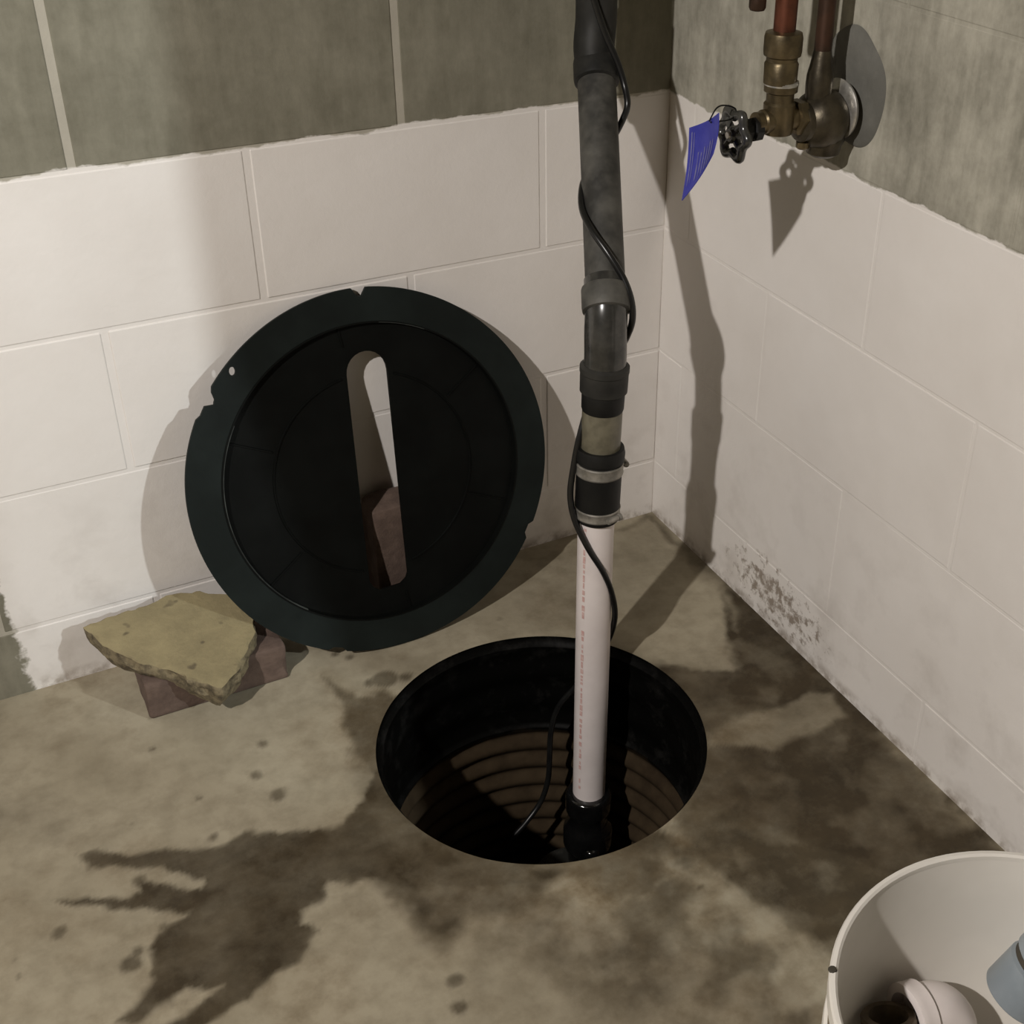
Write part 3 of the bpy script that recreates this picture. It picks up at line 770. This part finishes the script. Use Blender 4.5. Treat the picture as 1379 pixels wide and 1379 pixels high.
ROCK = [[-0.9198, -0.0326, 0.1043], [-0.8999, -0.071, 0.0947], [-0.8785, -0.1016, 0.0871], [-0.8602, -0.1244, 0.0814], [-0.8277, -0.1474, 0.0756], [-0.8062, -0.175, 0.0687], [-0.7772, -0.1928, 0.0643], [-0.7488, -0.1718, 0.0696], [-0.7252, -0.1386, 0.0779], [-0.7108, -0.1196, 0.0826], [-0.7055, -0.0869, 0.0908], [-0.7117, -0.0534, 0.0992], [-0.7657, -0.0244, 0.1064], [-0.8023, -0.0192, 0.1077], [-0.86, -0.0281, 0.1055]]
def build_stone():
    top = [Vector(p) for p in ROCK]
    # finer, ragged outline
    dense = []
    for i, a in enumerate(top):
        b = top[(i + 1) % len(top)]
        k = max(2, int((b - a).length / .006))
        for j in range(k):
            p = a.lerp(b, j / k)
            p = p + Vector((noise.noise(p * 70), noise.noise(p * 70 + Vector((9, 4, 2))), 0)) * .0045
            dense.append(p)
    cen = sum(dense, Vector()) / len(dense)
    def topz(p): return .1 + (p.y + .05) * .25
    rings = []
    bm = bmesh.new()
    shells = [(1.0, 0.0, 0), (1.006, -.005, 1), (.995, -.013, 1), (.972, -.022, 1), (.93, -.031, 1), (.86, -.040, 1)]
    for sc, dz, rough in shells:
        ring = []
        for p in dense:
            q = cen + (p - cen) * sc
            dirn = (p - cen).normalized()
            if rough: q += Vector((dirn.x, dirn.y, 0)) * noise.noise(p * 55 + Vector((0, 0, dz * 90))) * .006
            thick = 1.0 + .25 * noise.noise(p * 18)
            ring.append(bm.verts.new((q.x, q.y, max(.004 if q.y < -.14 else .0585, topz(q) + dz * thick) + (noise.noise(q * 60) * .0012))))
        rings.append(ring)
    m = len(dense)
    for a, b in zip(rings, rings[1:]):
        for i in range(m): bm.faces.new((a[i], a[(i + 1) % m], b[(i + 1) % m], b[i]))
    # top face: concentric rings with a gently uneven surface
    prev = rings[0]
    for sc in (.97, .88, .75, .6, .42, .22):
        ring = []
        for p in dense:
            q = cen + (p - cen) * sc
            ring.append(bm.verts.new((q.x, q.y, topz(q) + .0015 + noise.noise(q * 32) * .0022 + noise.noise(q * 90) * .0008)))
        for i in range(m): bm.faces.new((prev[i], prev[(i + 1) % m], ring[(i + 1) % m], ring[i]))
        prev = ring
    bm.faces.new(prev)
    bm.faces.new(rings[-1])
    o = link('stone_slab', bm_mesh(bm, True, .55), M_STONE)
    tag(o, 'broken yellowish stone slab resting on a brick beside the black lid', 'stone')
build_stone()

# ------------------------------------------------------------------ water valve and pipes on the right wall
def build_valve():
    Y = -.405; Z = .784
    e = empty('water_valve', (-.01, Y, Z), 'tarnished brass water valve with copper pipes standing out from the grey wall', 'valve')
    X = lambda x, z=Z: Vector((x, Y, z))
    ax = Vector((-1, 0, 0)); up = Vector((0, 0, 1))
    link('wall_pipe', lathe(X(.02), X(.02) + ax, [(.014, 0), (.014, .055)], 28), M_BRASSDK, e)
    link('wall_flange', lathe(X(-.0235, .786), X(-.0235, .786) + ax, [(.018, 0), (.0335, .001), (.0345, .004), (.031, .0065), (.02, .008)], 40), M_ZINC, e)
    vb = link('valve_body', lathe(X(-.028, .778), X(-.028, .778) + ax, [(.016, 0), (.026, .002), (.031, .008), (.0335, .018), (.0335, .030), (.029, .040), (.0225, .046), (.0225, .053), (.015, .056)], 40), M_BRASSDK, e)
    link('lower_port', lathe(X(-.043, .772), X(-.043, .772) - up, [(.024, 0), (.024, .018), (.0205, .026), (.0195, .034), (.013, .038)], 32), M_BRASSDK, vb)
    link('drain_cap', lathe(X(-.073, .769), X(-.073, .769) - up, [(.005, 0), (.005, .014), (.008, .015), (.008, .021), (.006, .023)], 18), M_BRASS, vb)
    link('hex_nut', lathe(X(-.078), X(-.078) + ax, [(.015, 0), (.0205, .001), (.0205, .011), (.015, .012)], 6, False, .2), M_BRASS, e)
    t = link('tee', lathe(X(-.111, .768), X(-.111, .768) + up, [(.010, 0), (.0165, .001), (.0178, .006), (.0178, .034), (.0155, .037), (.0155, .046), (.0188, .048), (.0192, .057), (.0165, .059)], 36), M_BRASS, e)
    link('tee_arm', lathe(X(-.09), X(-.09) + ax, [(.0135, 0), (.0135, .042), (.0118, .044), (.0118, .052)], 30), M_BRASS, t)
    link('solder_ring', lathe(X(-.111, .822), X(-.111, .822) + up, [(.0165, 0), (.0192, .001), (.0196, .003), (.0192, .005), (.0165, .006)], 36), M_ZINC, t)
    link('coupling', lathe(X(-.113, .824), X(-.113, .824) + up, [(.0165, 0), (.0185, .001), (.0190, .022), (.0172, .025), (.0175, .029), (.0205, .031), (.0212, .036), (.0212, .050), (.0200, .055), (.0125, .057)], 36), M_BRASS, e)
    link('copper_riser', tube([(-.113, Y, .87), (-.113, Y, 1.4), (-.113, Y, WALL_TOP)], .0122, 28), M_COPPER, e)
    link('coupling', lathe(X(-.058, .800), X(-.058, .800) + up, [(.013, 0), (.0148, .002), (.0155, .018), (.0150, .028), (.0125, .040), (.0105, .052), (.0098, .055)], 30), M_BRASSDK, e)
    link('thin_riser', tube([(-.058, Y, .85), (-.060, Y, 1.4), (-.060, Y, WALL_TOP)], .0098, 24), M_COPPERDK, e)
    link('bonnet', lathe(X(-.136, .777), X(-.136, .777) + ax, [(.0115, 0), (.0135, .001), (.0135, .010), (.0095, .012), (.0085, .022), (.005, .024)], 8, False, .3), M_RUBBER, e)
    # lobed hand wheel
    h = bmesh.new(); hub = X(-.170, .775); k = 72; m = 10; rs = []
    for i in range(k):
        th = 2 * math.pi * i / k; rr = .0235 + .0032 * math.cos(6 * th)
        c = hub + Vector((0, math.cos(th), math.sin(th))) * rr; rad = Vector((0, math.cos(th), math.sin(th)))
        rs.append([h.verts.new(c + rad * .0062 * math.cos(2 * math.pi * j / m) + ax * .0055 * math.sin(2 * math.pi * j / m)) for j in range(m)])
    for i in range(k):
        a, b = rs[i], rs[(i + 1) % k]
        for j in range(m): h.faces.new((a[j], a[(j + 1) % m], b[(j + 1) % m], b[j]))
    hw = link('hand_wheel', bm_mesh(h, True), M_ABSGLOSS, e); hw['label'] = 'black lobed hand wheel'
    link('wheel_hub', lathe(X(-.156, .775), X(-.156, .775) + ax, [(.006, 0), (.0095, .002), (.0095, .018), (.007, .021)], 20), M_ABSGLOSS, hw)
    for i in range(4):
        th = math.pi / 4 + i * math.pi / 2; d = Vector((0, math.cos(th), math.sin(th)))
        link('spoke', tube([hub + d * .007, hub + d * .022], [.0045, .0036], 10), M_ABSGLOSS, hw)
    link('wheel_screw', lathe(X(-.176, .775), X(-.176, .775) + ax, [(.004, 0), (.0045, .001), (.0035, .003)], 14), M_ZINC, hw)
build_valve()

def build_tag():
    # bent plastic tag hanging from the hand wheel
    TL, TR, BR, TIP = Vector((-.2097, -.375, .7796)), Vector((-.2215, -.448, .8158)), Vector((-.2309, -.456, .7758)), Vector((-.2406, -.415, .7134))
    bm = bmesh.new(); nu, nv = 8, 12; g = []
    nrm = (TR - TL).cross(TIP - TL).normalized()
    for j in range(nv + 1):
        row = []
        for i in range(nu + 1):
            s, t = i / nu, j / nv
            p = TL.lerp(TR, s).lerp(TIP.lerp(BR, s), t) + nrm * (.0035 * math.sin(math.pi * s) * (1 - .3 * t) + .002 * math.sin(math.pi * t))
            row.append(p)
        g.append(row)
    V = [[bm.verts.new(p) for p in r] for r in g]
    for j in range(nv):
        for i in range(nu): bm.faces.new((V[j][i], V[j][i + 1], V[j + 1][i + 1], V[j + 1][i]))
    r = bmesh.ops.extrude_face_region(bm, geom=list(bm.faces))
    for q in r['geom']:
        if isinstance(q, bmesh.types.BMVert): q.co += nrm * .0009
    o = link('hang_tag', bm_mesh(bm, True, .5), M_BLUE)
    tag(o, 'blue plastic tag hanging from the black valve hand wheel', 'tag')
    # pale lines of print, too blurred to read, and the wire loop
    cam_side = 1 if nrm.dot(cam.location - TL) > 0 else -1
    off = nrm * (.0013 if cam_side > 0 else -.0004)
    for s0, s1, t0, t1 in ((.08, .11, .08, .85), (.15, .17, .10, .85), (.30, .34, .45, .90), (.40, .44, .50, .92), (.50, .54, .45, .94), (.60, .64, .50, .94), (.70, .74, .45, .95), (.80, .84, .48, .95)):
        b2 = bmesh.new(); k = 8; prev = None
        for j in range(k + 1):
            t = t0 + (t1 - t0) * j / k; pr = []
            for s in (s0, s1):
                pr.append(b2.verts.new(TL.lerp(TR, s).lerp(TIP.lerp(BR, s), t) + nrm * (.0035 * math.sin(math.pi * s) * (1 - .3 * t) + .002 * math.sin(math.pi * t)) + off))
            if prev: b2.faces.new((prev[0], prev[1], pr[1], pr[0]))
            prev = pr
        link('print_line', bm_mesh(b2), M_TAGPRINT, o)
    link('wire_loop', tube(catmull([TL.lerp(TR, .7) - Vector((0, 0, .004)), Vector((-.205, -.420, .812)), Vector((-.186, -.410, .810)), Vector((-.171, -.407, .803)), Vector((-.180, -.412, .795)), TL.lerp(TR, .75) - Vector((0, 0, .006))], 6), .0009, 6), M_RUBBER, o)
build_tag()

def build_stub():
    e = link('capped_pipe', lathe((-.1475, -.40, .903), (-.1475, -.40, 1.9), [(.004, 0), (.0078, .001), (.0092, .004), (.0092, .022), (.0082, .024), (.0082, WALL_TOP - .903)], 24), M_COPPERDK)
    tag(e, 'dark capped copper pipe end hanging at the top beside the copper riser', 'pipe')
build_stub()

# ------------------------------------------------------------------ bucket and what stands in it
BX, BY = -.4058, -1.2122
def build_bucket():
    e = empty('bucket', (BX, BY, 0), 'white plastic bucket holding pipe scraps, in front of the right wall', 'bucket')
    a = Vector((BX, BY, 0)); up = a + Vector((0, 0, 1))
    link('body', lathe(a, up, [(.0005, .0), (.128, .0), (.131, .004), (.1525, .366), (.1498, .368), (.1284, .008), (.0005, .006)], 96, True, .7), M_BUCKET, e)
    rim = link('rim', lathe(a, up, [(.1493, .3665), (.1493, .3705), (.1512, .3722), (.1545, .3718), (.1558, .3695), (.1558, .356), (.1530, .3555), (.1530, .3655)], 96, True, .5), M_BUCKET, e)
    link('rim', lathe(a, up, [(.151, .306), (.1545, .306), (.1552, .309), (.1552, .316), (.1545, .319), (.1515, .319)], 96, True, .5), M_BUCKET, e)
    th = math.radians(138.5)
    p = a + Vector((math.cos(th), math.sin(th), 0)) * .1535 + Vector((0, 0, .371))
    link('chip', lathe(p, p + Vector((0, 0, 1)), [(.002, 0), (.0036, .0006), (.0030, .0018), (.001, .002)], 9), M_SCUFF, rim)
build_bucket()

def build_scraps():
    # short rusty pipe leaning on the near left of the bucket wall
    a, b = Vector((-.468, -1.20, .012)), Vector((-.436, -1.098, .25))
    ln = (b - a).length
    o = link('pipe_nipple', lathe(a, b, [(.0200, 0), (.0200, ln - .022), (.0232, ln - .020), (.0236, ln - .002), (.0222, ln), (.0165, ln), (.0160, ln - .06), (.0005, ln - .062)], 32), M_RUST)
    tag(o, 'short dark rusty pipe standing in the white bucket', 'pipe')
    # white elbow on a length of white pipe
    base = Vector((-.375, -1.17, .012)); neck = Vector((-.378, -1.122, .185))
    e = empty('pipe_elbow', tuple(base), 'white plastic pipe elbow on a pipe length inside the bucket', 'pipe fitting')
    d = (neck - base).normalized()
    link('stem', tube([base, base.lerp(neck, .5), neck], .021, 32), M_PVC, e)
    link('socket', lathe(neck - d * .012, neck + d, [(.022, 0), (.0265, .001), (.0272, .006), (.0272, .034), (.025, .037), (.022, .04)], 36), M_PVC, e)
    bend = catmull([neck + d * .02, neck + d * .038, neck + d * .052 + Vector((-.010, .002, 0)), neck + d * .056 + Vector((-.028, .004, 0))], 6)
    link('bend', tube(bend, .0245, 32), M_PVC, e)
    f0 = bend[-1]
    link('socket', lathe(f0 + Vector((.006, 0, 0)), f0 + Vector((-1, .1, .05)), [(.0245, 0), (.0275, .002), (.0275, .010), (.0282, .012), (.0282, .017), (.024, .018), (.0205, .018), (.0200, -.004), (.0005, -.006)], 36), M_PVC, e)
    # loose grey coupling lying across the elbow and leaning on the bucket wall
    a, b = Vector((-.338, -1.140, .262)), Vector((-.303, -1.156, .335))
    d = (b - a).normalized()
    e = empty('pipe_coupling', tuple(a), 'loose blue grey plastic pipe coupling leaning on the bucket wall', 'pipe fitting')
    link('sleeve', lathe(a, a + d, [(.0005, .03), (.0225, .03), (.0232, .001), (.0275, 0), (.0288, .002), (.0290, .036), (.0262, .038), (.0262, .044), (.0290, .046), (.0290, .082), (.0275, .084), (.0232, .084), (.0225, .055), (.0005, .054)], 40), M_GREYPVC, e)
    link('dark_gap', lathe(a + d * .0375, a + d * .0445, [(.0255, 0), (.0268, .0015), (.0268, .0055), (.0255, .007)], 40), M_SCUFF, e)  # dark ring filling the gap between the two halves
build_scraps()
